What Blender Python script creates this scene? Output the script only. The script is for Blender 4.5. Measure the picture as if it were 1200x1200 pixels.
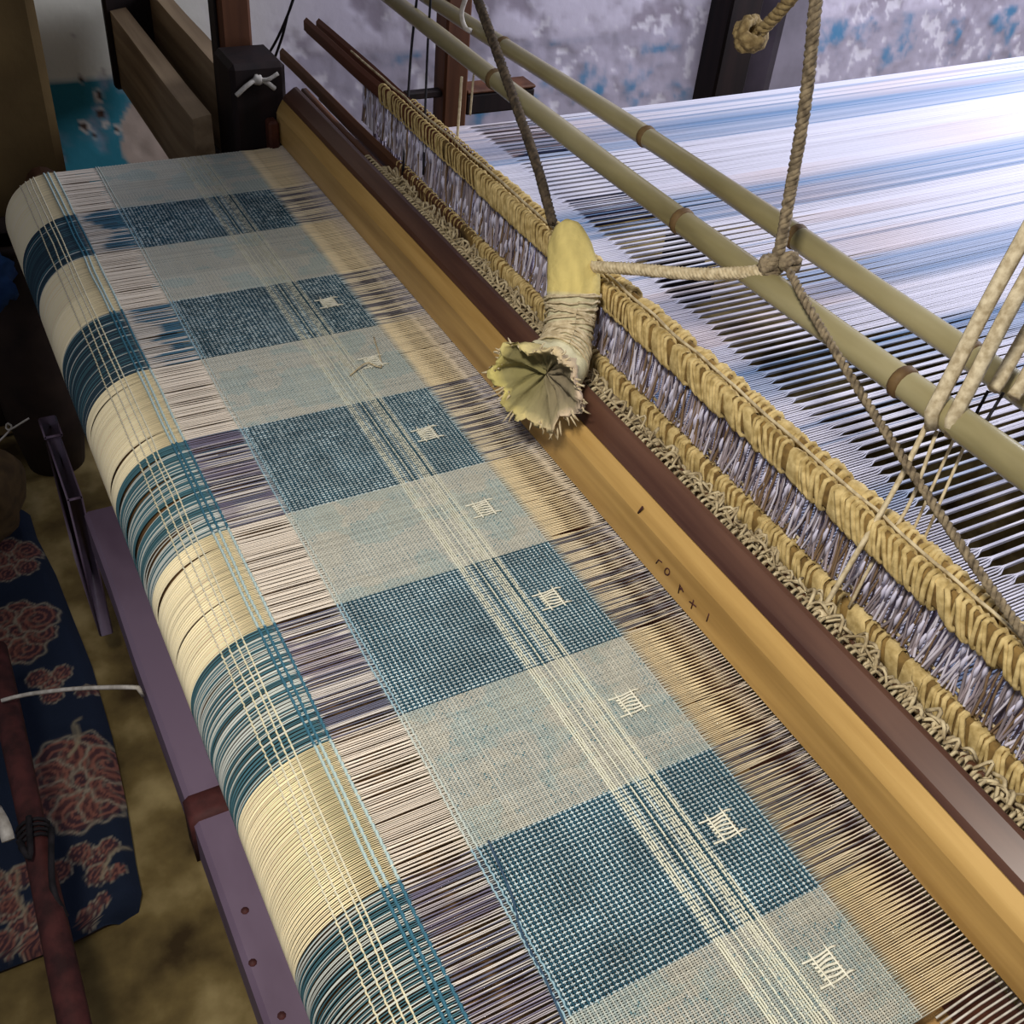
import bpy, math, random
import numpy as np
random.seed(7); rng = np.random.default_rng(7)
for o in list(bpy.data.objects): bpy.data.objects.remove(o)
SC = bpy.context.scene; COL = SC.collection
Z0 = 0.50                      # height of the cloth above the floor; all heights below are measured from the cloth

# ------------------------------------------------------------------ camera
R = np.array([[0.87792132, -0.4708791, 0.08675848], [-0.2500544, -0.60542673, -0.75559995], [0.40832212, 0.64166296, -0.64926242]])
CAM = np.array([0, 0, 0.56]); FPX = 1250.0
from mathutils import Matrix, Vector
cd = bpy.data.cameras.new('camera'); cam = bpy.data.objects.new('camera', cd); COL.objects.link(cam)
cd.lens = FPX / 1200 * 36; cd.sensor_width = 36; cd.clip_start = 0.01
cam.matrix_world = Matrix(((R[0][0], -R[1][0], -R[2][0], CAM[0]), (R[0][1], -R[1][1], -R[2][1], CAM[1]),
                           (R[0][2], -R[1][2], -R[2][2], CAM[2] + Z0), (0, 0, 0, 1)))
SC.camera = cam
def _ray(p): return R.T @ np.array([(p[0] - 600) / FPX, (p[1] - 600) / FPX, 1.0])
def onz(p, z=0.0): d = _ray(p); return CAM + d * (z - CAM[2]) / d[2]
def onx(p, x): d = _ray(p); return CAM + d * (x - CAM[0]) / d[0]
def ony(p, y): d = _ray(p); return CAM + d * (y - CAM[1]) / d[1]

# ------------------------------------------------------------------ world, lights, exposure
w = bpy.data.worlds.new('room_air'); SC.world = w; w.use_nodes = True
w.node_tree.nodes['Background'].inputs[0].default_value = (0.72, 0.75, 0.9, 1)
w.node_tree.nodes['Background'].inputs[1].default_value = 0.20
def area(name, loc, target, size, energy, col, sy=None):
    l = bpy.data.lights.new(name, 'AREA'); l.energy = energy; l.color = col; l.size = size
    if sy: l.shape = 'RECTANGLE'; l.size_y = sy
    o = bpy.data.objects.new(name, l); COL.objects.link(o)
    o.location = (loc[0], loc[1], loc[2] + Z0)
    d = Vector(target) - Vector(loc); o.rotation_euler = d.to_track_quat('-Z', 'Y').to_euler()
    return o
area('window_light', (2.6, 0.75, 1.15), (1.1, 0.8, 0.0), 1.0, 52, (0.86, 0.88, 1.0), 1.0)
def spot(name, loc, target, radius, energy, col, angle, blend):
    l = bpy.data.lights.new(name, 'SPOT'); l.energy = energy; l.color = col; l.shadow_soft_size = radius
    l.spot_size = math.radians(angle); l.spot_blend = blend
    o = bpy.data.objects.new(name, l); COL.objects.link(o); o.location = (loc[0], loc[1], loc[2] + Z0)
    o.rotation_euler = (Vector(target) - Vector(loc)).to_track_quat('-Z', 'Y').to_euler()
    return o
spot('added_spot', (-0.10, 0.12, 0.86), (0.42, 0.33, 0.0), 0.06, 36, (1.0, 0.95, 0.86), 84, 1.0)  # added unseen spot; its cone fades the light toward far cloth and left floor
SC.view_settings.view_transform = 'Standard'; SC.view_settings.look = 'None'
SC.view_settings.gamma = 1; SC.view_settings.use_curve_mapping = False
SC.view_settings.exposure = 0.13

# ------------------------------------------------------------------ helpers
def lin(r, g, b):
    f = lambda c: ((c / 255 + 0.055) / 1.055) ** 2.4 if c > 10 else c / 255 / 12.92
    return np.array([f(r), f(g), f(b)])
def vnoise(x, y, seed=0):
    x = np.asarray(x, float); y = np.asarray(y, float)
    xi = np.floor(x).astype(np.int64); yi = np.floor(y).astype(np.int64); fx = x - xi; fy = y - yi
    def h(a, b):
        n = (a * 374761393 + b * 668265263 + seed * 974634777) & 0xffffffff
        n = ((n ^ (n >> 13)) * 1274126177) & 0xffffffff
        return ((n ^ (n >> 16)) & 0xffff) / 65535.0
    u = fx * fx * (3 - 2 * fx); v = fy * fy * (3 - 2 * fy)
    a = h(xi, yi) * (1 - u) + h(xi + 1, yi) * u; b = h(xi, yi + 1) * (1 - u) + h(xi + 1, yi + 1) * u
    return a * (1 - v) + b * v
def fbm(x, y, seed=0, o=4):
    s = 0; a = 0.5; t = 0
    for k in range(o):
        s = s + a * vnoise(x * 2 ** k, y * 2 ** k, seed + k); t += a; a *= 0.55
    return s / t
def sm(a, b, x): t = np.clip((np.asarray(x, float) - a) / (b - a), 0, 1); return t * t * (3 - 2 * t)

WL = {}
def thing(name, label, cat, loc, group=None):
    o = bpy.data.objects.new(name, None); COL.objects.link(o); o.empty_display_size = 0.05
    L = np.array([loc[0], loc[1], loc[2] + Z0], float); o.location = L; WL[o] = L
    o['label'] = label; o['category'] = cat
    if group: o['group'] = group
    return o
def tag(o, label=None, cat=None, group=None, kind=None):
    if label: o['label'] = label
    if cat: o['category'] = cat
    if group: o['group'] = group
    if kind: o['kind'] = kind
    return o
def mesh(name, V, F, mat, parent=None, col=None, smooth=True, kind=None, label=None):
    """V in cloth-relative metres; F an (n,3|4) array or list of index lists. One mesh object."""
    V = np.asarray(V, float).reshape(-1, 3) + np.array([0, 0, Z0])
    lo = V.min(0); hi = V.max(0); org = np.array([(lo[0] + hi[0]) / 2, (lo[1] + hi[1]) / 2, lo[2]])
    me = bpy.data.meshes.new(name)
    if isinstance(F, np.ndarray):
        n, k = F.shape
        me.vertices.add(len(V)); me.vertices.foreach_set('co', (V - org).ravel())
        me.loops.add(n * k); me.loops.foreach_set('vertex_index', F.ravel().astype(np.int32))
        me.polygons.add(n); me.polygons.foreach_set('loop_start', np.arange(0, n * k, k, dtype=np.int32))
        me.polygons.foreach_set('loop_total', np.full(n, k, np.int32))
        me.update(calc_edges=True)
    else:
        me.from_pydata((V - org).tolist(), [], [list(map(int, f)) for f in F]); me.update()
    if smooth: me.polygons.foreach_set('use_smooth', np.ones(len(me.polygons), bool))
    if col is not None:
        c = np.ones((len(V), 4), np.float32); c[:, :3] = np.asarray(col).reshape(-1, 3)
        a = me.color_attributes.new('Col', 'FLOAT_COLOR', 'POINT'); a.data.foreach_set('color', c.ravel())
    me.materials.append(mat)
    o = bpy.data.objects.new(name, me); COL.objects.link(o)
    if parent is not None: o.parent = parent; o.location = org - WL[parent]
    else: o.location = org
    WL[o] = org
    if kind: o['kind'] = kind
    if label: o['label'] = label
    return o
class MB:
    def __init__(s): s.V = []; s.F = []; s.C = []; s.n = 0
    def add(s, V, F, c=None):
        V = np.asarray(V, float).reshape(-1, 3); s.V.append(V)
        s.F += [[i + s.n for i in f] for f in F]; s.n += len(V)
        s.C.append(np.tile(c if c is not None else (1, 1, 1), (len(V), 1)) if c is None or np.ndim(c) == 1 else c)
        return s
    def build(s, name, mat, parent=None, col=False, **k):
        return mesh(name, np.concatenate(s.V), s.F, mat, parent, col=np.concatenate(s.C) if col else None, **k)
def frames(P):
    P = np.asarray(P, float); T = np.gradient(P, axis=0); T /= np.linalg.norm(T, axis=1)[:, None] + 1e-12
    N = np.zeros_like(P); a = np.array([0, 0, 1.0]) if abs(T[0][2]) < .9 else np.array([1.0, 0, 0])
    n = a - T[0] * (a @ T[0]); N[0] = n / np.linalg.norm(n)
    for i in range(1, len(P)):
        n = N[i - 1] - T[i] * (N[i - 1] @ T[i]); N[i] = n / (np.linalg.norm(n) + 1e-12)
    return T, N, np.cross(T, N)
def sweep(P, r, sides=6, cap=True):
    P = np.asarray(P, float); T, N, B = frames(P); r = np.broadcast_to(r, (len(P),))
    a = np.arange(sides) * 2 * math.pi / sides
    V = P[:, None] + r[:, None, None] * (np.cos(a)[None, :, None] * N[:, None] + np.sin(a)[None, :, None] * B[:, None])
    F = []
    for i in range(len(P) - 1):
        for j in range(sides):
            k = (j + 1) % sides; F.append([i * sides + j, i * sides + k, (i + 1) * sides + k, (i + 1) * sides + j])
    if cap: F.append(list(range(sides))[::-1]); F.append([(len(P) - 1) * sides + j for j in range(sides)])
    return V.reshape(-1, 3), F
def spline(P, n):
    P = np.asarray(P, float); d = np.r_[0, np.cumsum(np.linalg.norm(np.diff(P, axis=0), axis=1))]; d /= d[-1]
    Q = np.concatenate([[2 * P[0] - P[1]], P, [2 * P[-1] - P[-2]]]); out = []
    for t in np.linspace(0, 1, n):
        i = min(max(int(np.searchsorted(d, t, 'right')) - 1, 0), len(P) - 2); u = (t - d[i]) / (d[i + 1] - d[i])
        a, b, c, e = Q[i:i + 4]
        out.append(0.5 * (2 * b + (c - a) * u + (2 * a - 5 * b + 4 * c - e) * u * u + (3 * b - a - 3 * c + e) * u ** 3))
    return np.array(out)
def box(c0, c1, bev=0.0):
    """closed box, its vertical and lengthwise edges chamfered by bev"""
    (x0, y0, z0), (x1, y1, z1) = c0, c1
    if bev <= 0: bev = min(x1 - x0, y1 - y0, z1 - z0) * .08
    b = bev; V = []; F = []
    for ax in range(3):                # three slabs of a chamfered cube: 24 verts
        pass
    lo = np.array([x0, y0, z0]); hi = np.array([x1, y1, z1]); idx = {}
    for sx in (0, 1):
        for sy in (0, 1):
            for sz in (0, 1):
                s = (sx, sy, sz); cor = np.where(np.array(s), hi, lo); inn = np.where(np.array(s), -b, b)
                for ax in range(3):
                    v = cor + inn; v[ax] = cor[ax]; idx[(s, ax)] = len(V); V.append(v)
    for ax in range(3):
        o1, o2 = [(1, 2), (2, 0), (0, 1)][ax]
        for side in (0, 1):
            q = []
            for a, bb in ((0, 0), (1, 0), (1, 1), (0, 1)):
                s = [0, 0, 0]; s[ax] = side; s[o1] = a; s[o2] = bb; q.append(idx[(tuple(s), ax)])
            F.append(q if side else q[::-1])
        for a in (0, 1):
            for bb in (0, 1):
                s0 = [0, 0, 0]; s0[o1] = a; s0[o2] = bb; s1 = list(s0); s1[ax] = 1; s0 = tuple(s0); s1 = tuple(s1)
                q = [idx[(s0, o1)], idx[(s1, o1)], idx[(s1, o2)], idx[(s0, o2)]]
                F.append(q if (a == bb) else q[::-1])
    for s in [(a, b_, c) for a in (0, 1) for b_ in (0, 1) for c in (0, 1)]:
        q = [idx[(s, 0)], idx[(s, 1)], idx[(s, 2)]]
        F.append(q if sum(s) % 2 else q[::-1])
    return np.array(V), F
def prism(prof, y0, y1, n=24, wob=0.0, seed=0):
    """closed (x,z) profile run along the loom's width"""
    prof = np.asarray(prof, float); k = len(prof); ys = np.linspace(y0, y1, n); V = []
    for i, y in enumerate(ys):
        dx = wob * (vnoise(y * 9, 0, seed) - .5); dz = wob * (vnoise(y * 9, 5, seed) - .5)
        for p in prof: V.append((p[0] + dx, y, p[1] + dz))
    F = []
    for i in range(n - 1):
        for j in range(k): m = (j + 1) % k; F.append([i * k + j, i * k + m, (i + 1) * k + m, (i + 1) * k + j])
    F.append(list(range(k))[::-1]); F.append([(n - 1) * k + j for j in range(k)])
    return np.array(V), F
def lathe(prof, c, n=24, axis='z'):
    V = []; k = len(prof)
    for r, z in prof:
        for j in range(n):
            a = 2 * math.pi * j / n
            V.append((c[0] + r * math.cos(a), c[1] + r * math.sin(a), c[2] + z))
    F = [[i * n + j, i * n + (j + 1) % n, (i + 1) * n + (j + 1) % n, (i + 1) * n + j] for i in range(k - 1) for j in range(n)]
    return np.array(V), F
def threads(C, ring, r):
    """C (M,N,3) centre lines, ring (N|1,S,3) offset directions, r scalar or (M,1|N). returns V, F"""
    M, N, _ = C.shape; S = ring.shape[1]
    rr = np.broadcast_to(np.asarray(r, float), (M, N)) if np.ndim(r) else np.full((M, N), float(r))
    V = C[:, :, None, :] + rr[:, :, None, None] * ring[None]
    base = (np.arange(M) * N * S)[:, None, None] + (np.arange(N - 1) * S)[None, :, None]
    j = np.arange(S)[None, None, :]; k = (j + 1) % S
    F = np.stack([base + j, base + k, base + S + k, base + S + j], -1).reshape(-1, 4)
    return V.reshape(-1, 3), F
def rope_mb(mb, P, R0, turns_per_m=60, strands=3, rs=None, sides=5, n=None, c=None, flat=1.0):
    P = np.asarray(P, float); L = np.linalg.norm(np.diff(P, axis=0), axis=1).sum()
    n = n or max(12, int(L * turns_per_m * 8)); Q = spline(P, n); T, N, B = frames(Q); t = np.linspace(0, L, n)
    for s in range(strands):
        a = 2 * math.pi * (t * turns_per_m + s / strands)
        C = Q + R0 * .52 * (np.cos(a)[:, None] * N + np.sin(a)[:, None] * B)
        mb.add(*sweep(C, rs or R0 * .55, sides), c=c)
    return mb
def blob(c, r, seed, n=14, m=10, amp=.35, f=3.0):
    V = []; F = []
    for i in range(m + 1):
        th = math.pi * i / m
        for j in range(n):
            ph = 2 * math.pi * j / n; d = np.array([math.sin(th) * math.cos(ph), math.sin(th) * math.sin(ph), math.cos(th)])
            q = 1 + amp * (float(vnoise(d[0] * f + 7, d[1] * f + d[2] * f * .7 + 3, seed)) - .5) * 2
            V.append(np.asarray(c) + d * q * np.asarray(r))
    for i in range(m):
        for j in range(n): k = (j + 1) % n; F.append([i * n + j, (i + 1) * n + j, (i + 1) * n + k, i * n + k])
    return np.array(V), F

# ------------------------------------------------------------------ materials
def new_mat(name, rough=.7):
    m = bpy.data.materials.new(name); m.use_nodes = True; nt = m.node_tree; b = nt.nodes['Principled BSDF']
    b.inputs['Roughness'].default_value = rough; b.inputs['Specular IOR Level'].default_value = .3
    return m, nt, b
def noise_mat(name, c1, c2, scale=20, stretch=(1, 1, 1), rough=.7, bump=.2, detail=5, lo=.35, hi=.65, c3=None, spec=.3, bdist=.002):
    m, nt, b = new_mat(name, rough); N = nt.nodes.new; L = nt.links.new
    b.inputs['Specular IOR Level'].default_value = spec
    tc = N('ShaderNodeTexCoord'); mp = N('ShaderNodeMapping'); mp.inputs['Scale'].default_value = stretch
    nz = N('ShaderNodeTexNoise'); nz.inputs['Scale'].default_value = scale; nz.inputs['Detail'].default_value = detail
    cr = N('ShaderNodeValToRGB'); e = cr.color_ramp.elements
    e[0].position = lo; e[0].color = (*c1, 1); e[1].position = hi; e[1].color = (*c2, 1)
    if c3 is not None: q = e.new((lo + hi) / 2); q.color = (*c3, 1)
    L(tc.outputs['Object'], mp.inputs[0]); L(mp.outputs[0], nz.inputs[0]); L(nz.outputs[0], cr.inputs[0]); L(cr.outputs[0], b.inputs['Base Color'])
    if bump:
        bp = N('ShaderNodeBump'); bp.inputs['Strength'].default_value = bump; bp.inputs['Distance'].default_value = bdist
        L(nz.outputs[0], bp.inputs['Height']); L(bp.outputs[0], b.inputs['Normal'])
    return m
def attr_mat(name, rough=.85, bump=0, scale=60, spec=.15, bdist=.003):
    m, nt, b = new_mat(name, rough); N = nt.nodes.new; L = nt.links.new; b.inputs['Specular IOR Level'].default_value = spec
    a = N('ShaderNodeVertexColor'); a.layer_name = 'Col'; L(a.outputs[0], b.inputs['Base Color'])
    if bump:
        tc = N('ShaderNodeTexCoord'); nz = N('ShaderNodeTexNoise'); nz.inputs['Scale'].default_value = scale; nz.inputs['Detail'].default_value = 6
        bp = N('ShaderNodeBump'); bp.inputs['Strength'].default_value = bump; bp.inputs['Distance'].default_value = bdist
        L(tc.outputs['Object'], nz.inputs[0]); L(nz.outputs[0], bp.inputs['Height']); L(bp.outputs[0], b.inputs['Normal'])
    return m
Y = (1, .06, 1)
M_yarn = attr_mat('dyed_yarn', .9)
M_paint = attr_mat('flaking_wall_paint', .85, .3, 40)
M_print = attr_mat('printed_cotton', .85, .15, 300)
M_yellow = noise_mat('worn_yellow_wood', lin(156, 120, 64), lin(206, 168, 104), 40, Y, .42, .08, c3=lin(186, 148, 86), spec=.4)
M_dark = noise_mat('polished_dark_wood', lin(64, 38, 30), lin(116, 82, 64), 30, Y, .33, .05, spec=.5)
M_brown = noise_mat('old_brown_wood', lin(62, 38, 24), lin(102, 66, 42), 40, Y, .6, .25)
M_redwood = noise_mat('reddish_wood', lin(64, 32, 22), lin(98, 54, 36), 40, Y, .6, .2)
M_postwood = noise_mat('post_wood', lin(78, 46, 28), lin(112, 70, 44), 40, (1, 1, .06), .6, .2)
M_blackwood = noise_mat('near_black_wood', lin(22, 14, 14), lin(40, 26, 24), 40, (1, 1, .1), .7, .2)  # near-black brown for blocks, posts, side strip and trough floor
M_greywood = noise_mat('dusty_grey_wood', lin(118, 98, 74), lin(164, 142, 112), 40, Y, .75, .25)
M_tan = noise_mat('tan_plank', lin(150, 116, 70), lin(184, 148, 96), 30, Y, .55, .1)
M_purple = noise_mat('purple_paint', lin(92, 74, 92), lin(118, 100, 120), 14, (1, .4, 1), .5, .08, lo=.3, hi=.6, spec=.45)
M_rust = noise_mat('rust_band', lin(52, 26, 26), lin(84, 42, 40), 60, (1, 1, 1), .7, .3)
M_bamboo = noise_mat('olive_bamboo', lin(86, 76, 50), lin(164, 154, 118), 16, (1, .2, 1), .28, .06, lo=.3, hi=.62, c3=lin(134, 124, 88), spec=.5)
M_cordY = noise_mat('yellow_cord', lin(160, 136, 84), lin(208, 184, 128), 140, (1, 1, 1), .85, .3)
M_cordD = noise_mat('ochre_wrapping', lin(92, 70, 36), lin(140, 112, 62), 90, (1, 1, 1), .9, .3)
M_cordG = noise_mat('grey_yarn', lin(150, 132, 100), lin(206, 190, 154), 140, (1, 1, 1), .9, .3)
M_heddle = attr_mat('heddle_twine', .75)
M_rope = noise_mat('jute_rope', lin(120, 100, 66), lin(168, 146, 102), 200, (1, 1, 1), .95, .5)
M_ropeG = noise_mat('greyed_jute_rope', lin(92, 80, 64), lin(146, 130, 104), 200, (1, 1, 1), .95, .5)
M_ropeD = noise_mat('dark_jute_rope', lin(54, 46, 38), lin(92, 78, 62), 200, (1, 1, 1), .95, .5)
M_string = noise_mat('cream_string', lin(176, 158, 124), lin(214, 198, 164), 200, (1, 1, 1), .9, .2)
M_strap = noise_mat('pale_cotton_strap', lin(158, 142, 112), lin(204, 190, 160), 200, (1, 1, 1), .9, .3)
M_brocade = noise_mat('cream_brocade_yarn', lin(222, 218, 196), lin(240, 236, 218), 200, (1, 1, 1), .9, .1)
M_floatblue = noise_mat('dark_blue_yarn', lin(44, 66, 88), lin(60, 84, 104), 200, (1, 1, 1), .9, .1)
M_black = noise_mat('black_string', lin(20, 18, 22), lin(40, 36, 40), 100, (1, 1, 1), .8, .2)
M_white = noise_mat('white_string', lin(180, 172, 160), lin(220, 214, 204), 100, (1, 1, 1), .8, .2)
M_rag = attr_mat('crumpled_rag', .9, .6, 160, bdist=.002)
M_floor = noise_mat('earthen_floor', lin(60, 46, 24), lin(168, 148, 100), 11, (1, 1, 1), .9, .6, 12, .33, .68, lin(116, 98, 58), spec=.2)
M_mud = noise_mat('mud_plaster', lin(84, 66, 38), lin(120, 98, 60), 7, (1, 1, 1), .9, .6, 8, .3, .7, bdist=.01)
M_sack = noise_mat('brown_sackcloth', lin(70, 54, 34), lin(96, 76, 48), 40, (1, 1, 1), .9, .4)
M_pot = noise_mat('dark_clay', lin(38, 28, 24), lin(58, 44, 36), 20, (1, 1, 1), .7, .2)
M_blue = noise_mat('blue_rag', lin(30, 60, 110), lin(50, 90, 140), 30, (1, 1, 1), .8, .2)
M_wallS = noise_mat('grey_plaster', lin(110, 104, 112), lin(150, 142, 154), 6, (1, 1, 1), .9, .4)

# ------------------------------------------------------------------ the setting
V = []; F = []
n = 60
gx = np.sort(np.r_[np.linspace(-2.2, 3.4, n - 4), .459, .461, 1.899, 1.901]); gy = np.sort(np.r_[np.linspace(-1.6, 2.3, n - 4), -.401, -.399, 1.299, 1.301])
X, YY = np.meshgrid(gx, gy, indexing='ij'); ZZ = -Z0 + .006 * fbm(X * 4, YY * 4, 3)
pit = (X > .46) & (X < 1.9) & (YY > -.4) & (YY < 1.30); ZZ = np.where(pit, -Z0 - .55, ZZ)      # pit under the loom, sunk here to darken the gaps in the warp
I = np.arange(n * n).reshape(n, n)
quad = lambda I: np.stack([I[:-1, :-1], I[1:, :-1], I[1:, 1:], I[:-1, 1:]], -1).reshape(-1, 4)
fl = mesh('floor', np.stack([X, YY, ZZ], -1), quad(I), M_floor); fl['kind'] = 'structure'

WY = 1.86                                  # the back wall's face
nx, nz = 620, 260
X, ZZ = np.meshgrid(np.linspace(-.5, 3.3, nx), np.linspace(-.5, 1.1, nz), indexing='ij')
f1 = fbm(X * 6, ZZ * 6, 11, 5); f2 = fbm(X * 16, ZZ * 16, 21, 5); f3 = fbm(X * 40, ZZ * 40, 31, 4); f4 = fbm(X * 3, ZZ * 3, 41, 4)
white = np.tile(lin(234, 232, 218), (nx, nz, 1)); right = sm(.35, .75, X)[..., None]
white = white * (1 - right) + lin(216, 208, 224) * right
grey = np.tile(lin(160, 150, 164), (nx, nz, 1)); grey *= (.75 + .5 * f2)[..., None]
teal = np.tile(lin(52, 128, 146), (nx, nz, 1)) * (1 - right) + lin(90, 140, 178) * right
DADO = -.093
isd = sm(DADO + .004, DADO - .004, ZZ + .004 * (f3 - .5))[..., None]
col = white * (1 - isd) + teal * isd
worn = sm(.50, .64, f2 * .55 + f1 * .45 + .03 * sm(.4, .9, X) - .16 * sm(.46, .3, X) + .05 * sm(.0, -.2, ZZ))[..., None]
col = col * (1 - worn) + grey * worn
low = 1 - (1 - sm(.42, .60, f2 * .5 + f3 * .3 + f4 * .2 + .10) * sm(.45, .62, X) * sm(DADO + .03, DADO - .01, ZZ))
col = col * (1 - low[..., None]) + (lin(188, 180, 196) * (.7 + .5 * f3[..., None])) * low[..., None]
flake = (sm(.60, .64, f3 * .6 + f2 * .4) * sm(.4, .7, X))[..., None]
col = col * (1 - flake) + lin(226, 220, 230) * flake
spots = [((88, 43), .004), ((120, 84), .004), ((95, 92), .006), ((115, 112), .009), ((118, 134), .008), ((98, 147), .010), ((124, 146), .006), ((137, 151), .008), ((110, 159), .005)]
for p, r in spots:                         # paint chips showing pale plaster round a dark pit
    q = ony(p, WY); d = np.hypot(X - q[0], (ZZ - q[2]) * .8) / (r * .7) + .9 * (f3 - .5)
    a = sm(1.5, 1.2, d)[..., None]; col = col * (1 - a) + lin(196, 190, 182) * a
    a = sm(.85, .6, d)[..., None]; col = col * (1 - a) + lin(70, 50, 40) * a
q = ony((178, 160), WY); d = np.hypot((X - q[0]) / .055, (ZZ - q[2]) / .075) + .8 * (f2 - .5)
a = sm(1.0, .9, d)[..., None]; col = col * (1 - a) + (lin(190, 172, 158) * (.7 + .5 * f3[..., None])) * a
I = np.arange(nx * nz).reshape(nx, nz)
dep = .003 * worn[..., 0] + .001 * flake[..., 0]
wb = mesh('wall_back', np.stack([X, WY + dep, ZZ], -1), quad(I)[:, ::-1].copy(), M_paint, col=col); wb['kind'] = 'structure'
# mud plastered pier at the left, and the grey pier with a dark upright at the right
a = ony((-140, 0), 1.62); b = ony((78, 195), 1.5)
wl = mesh('wall_left', *box((-.6, 1.5, -.5), (b[0], 1.84, 1.1), .012), M_mud, smooth=False); wl['kind'] = 'structure'
p0 = ony((893, 60), 1.8)
tr = mesh('trim_1', *box((p0[0] - .02, 1.74, -.5), (p0[0] + .085, 1.86, 1.1), .008), M_wallS, smooth=False); tr['kind'] = 'structure'

# ------------------------------------------------------------------ woven cloth
YB = [.184, .294, .402, .511, .620, .740, .855, .966, 1.084, 1.185]
PIT = .00135; NT = 890; YT = .100 + np.arange(NT) * PIT; EVEN = np.arange(NT) % 2 == 0
def dark_band(y):
    return (np.searchsorted(YB, y) % 2) == 1
DK = dark_band(YT + rng.normal(0, .0004, NT))
XR, ZR, RR = .136, -.061, .061             # the roll the cloth winds on to
XL, XF = .190, .361                        # woven from XL to the fell XF
NW = 96; XW = np.linspace(XL, XF, NW); WEVEN = np.arange(NW) % 2 == 0
cloth = thing('woven_cloth', 'blue and cream checked handwoven cloth with open warp bands, stretched across the loom', 'cloth', (.25, .7, 0))
# warp centre lines
phi = np.radians(np.linspace(140, 0, 30))
xa = XR - RR * np.sin(phi); za = ZR + RR * np.cos(phi)
xc = np.linspace(XR, XL, 9)[1:-1]
xe = np.linspace(XF, .447, 12)[1:]
xs = np.r_[xa, xc, XW, xe]; N = len(xs); ia, ic, iw = 30, 30 + len(xc), 30 + len(xc) + NW
zs = np.r_[za, np.zeros(len(xc)), np.zeros(NW), np.zeros(len(xe))]
C = np.zeros((NT, N, 3)); C[..., 0] = xs; C[..., 2] = zs; C[..., 1] = YT[:, None]
bunch = np.cumsum(rng.normal(0, 1, NT)); bunch = np.convolve(bunch - np.convolve(bunch, np.ones(9) / 9, 'same'), np.ones(2) / 2, 'same')
pair = np.where(EVEN, 1, -1) * PIT * .24 + bunch * PIT * .26 + rng.normal(0, PIT * .12, NT)
dkf = np.where(DK, 1.0, .42); pair = pair * dkf
env_a = np.sin(np.clip(np.linspace(0, 1, 30), 0, 1) * math.pi * .94) ** .6
env_c = np.sin(np.linspace(0, 1, len(xc) + 2)[1:-1] * math.pi) ** .4
env_e = sm(0, .25, np.linspace(0, 1, len(xe)))
C[:, :ia, 1] += pair[:, None] * env_a * .8
pair2 = np.roll(pair, 1) * np.where(DK, .9, 1.25); C[:, ia:ic, 1] += pair2[:, None] * env_c * 1.1
pair3 = np.roll(pair, 3) * np.where(DK, .9, 1.1); C[:, iw:, 1] += pair3[:, None] * env_e * .9
# lens shaped slits where the threads part over the roll
for y, A, wd in [(.640, .0048, .012), (.672, .0042, .010), (.700, .0040, .010), (.728, .0030, .008), (.760, .0028, .010), (.603, .0026, .008), (.84, .002, .012),
                 (.43, .0012, .006), (.46, .001, .006), (.49, .0014, .006), (.23, .0012, .005), (.26, .001, .005), (.55, .001, .006)]:
    s = A * np.exp(-np.abs(YT - y) / wd) * np.sign(YT - y); C[:, :ia, 1] += s[:, None] * np.sin(np.linspace(0, 1, 30) ** .8 * math.pi * .97)[None] ** 1.5
# dark streak gaps in the gauze bands
for y, A in [(.515, .0012), (.455, .001), (.405, .0012), (.56, .0009), (.64, .001), (.70, .0012), (.33, .0008), (.27, .0012), (.225, .001), (.80, .001), (.90, .001)]:
    s = A * np.exp(-np.abs(YT - y) / .003) * np.sign(YT - y); C[:, iw:, 1] += s[:, None] * np.sin(np.linspace(.1, 1, len(xe)) * math.pi)[None] ** .6
C[:, ia:ic, 2] += rng.normal(0, .0006, (NT, 1)) * env_c
ue = np.linspace(0, 1, len(xe)); C[:, iw:, 2] += np.where(EVEN, .004, -.010)[:, None] * ue ** 1.5
# weave
AMP = .00042
JW = np.arange(NW)
par = (np.arange(NT)[:, None] + JW[None]) % 2 == 0           # plain weave: True where warp lies on top
both = EVEN[:, None] & WEVEN[None] | (~EVEN[:, None] & ~WEVEN[None])
rnd = rng.random((NT, NW)) < .5
grid_top = np.where(EVEN[:, None] & ~WEVEN[None], True, np.where(~EVEN[:, None] & WEVEN[None], False, rnd))
top = np.where(DK[:, None], grid_top, par)
creamx = (XW > .283) & (XW < .318)
CS = np.zeros(NW, bool)                                       # which wefts of the cream band are cream
for a, b in [(.2825, .2875), (.2905, .2918), (.2955, .2968), (.3005, .3018), (.3055, .3105), (.313, .3172)]:
    CS |= (XW > a - .0004) & (XW < b + .0004)
top = np.where(CS[None] & DK[:, None], np.where(EVEN[:, None] & (rng.random((NT, NW)) < .55), True, False), top)
top = np.where(CS[None] & ~DK[:, None], (par & (rng.random((NT, NW)) < .45)), top)
C[:, ic:iw, 2] += np.where(top, AMP, -AMP)
C[:, ic:iw, 1] += rng.normal(0, .00008, (NT, NW))
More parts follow.
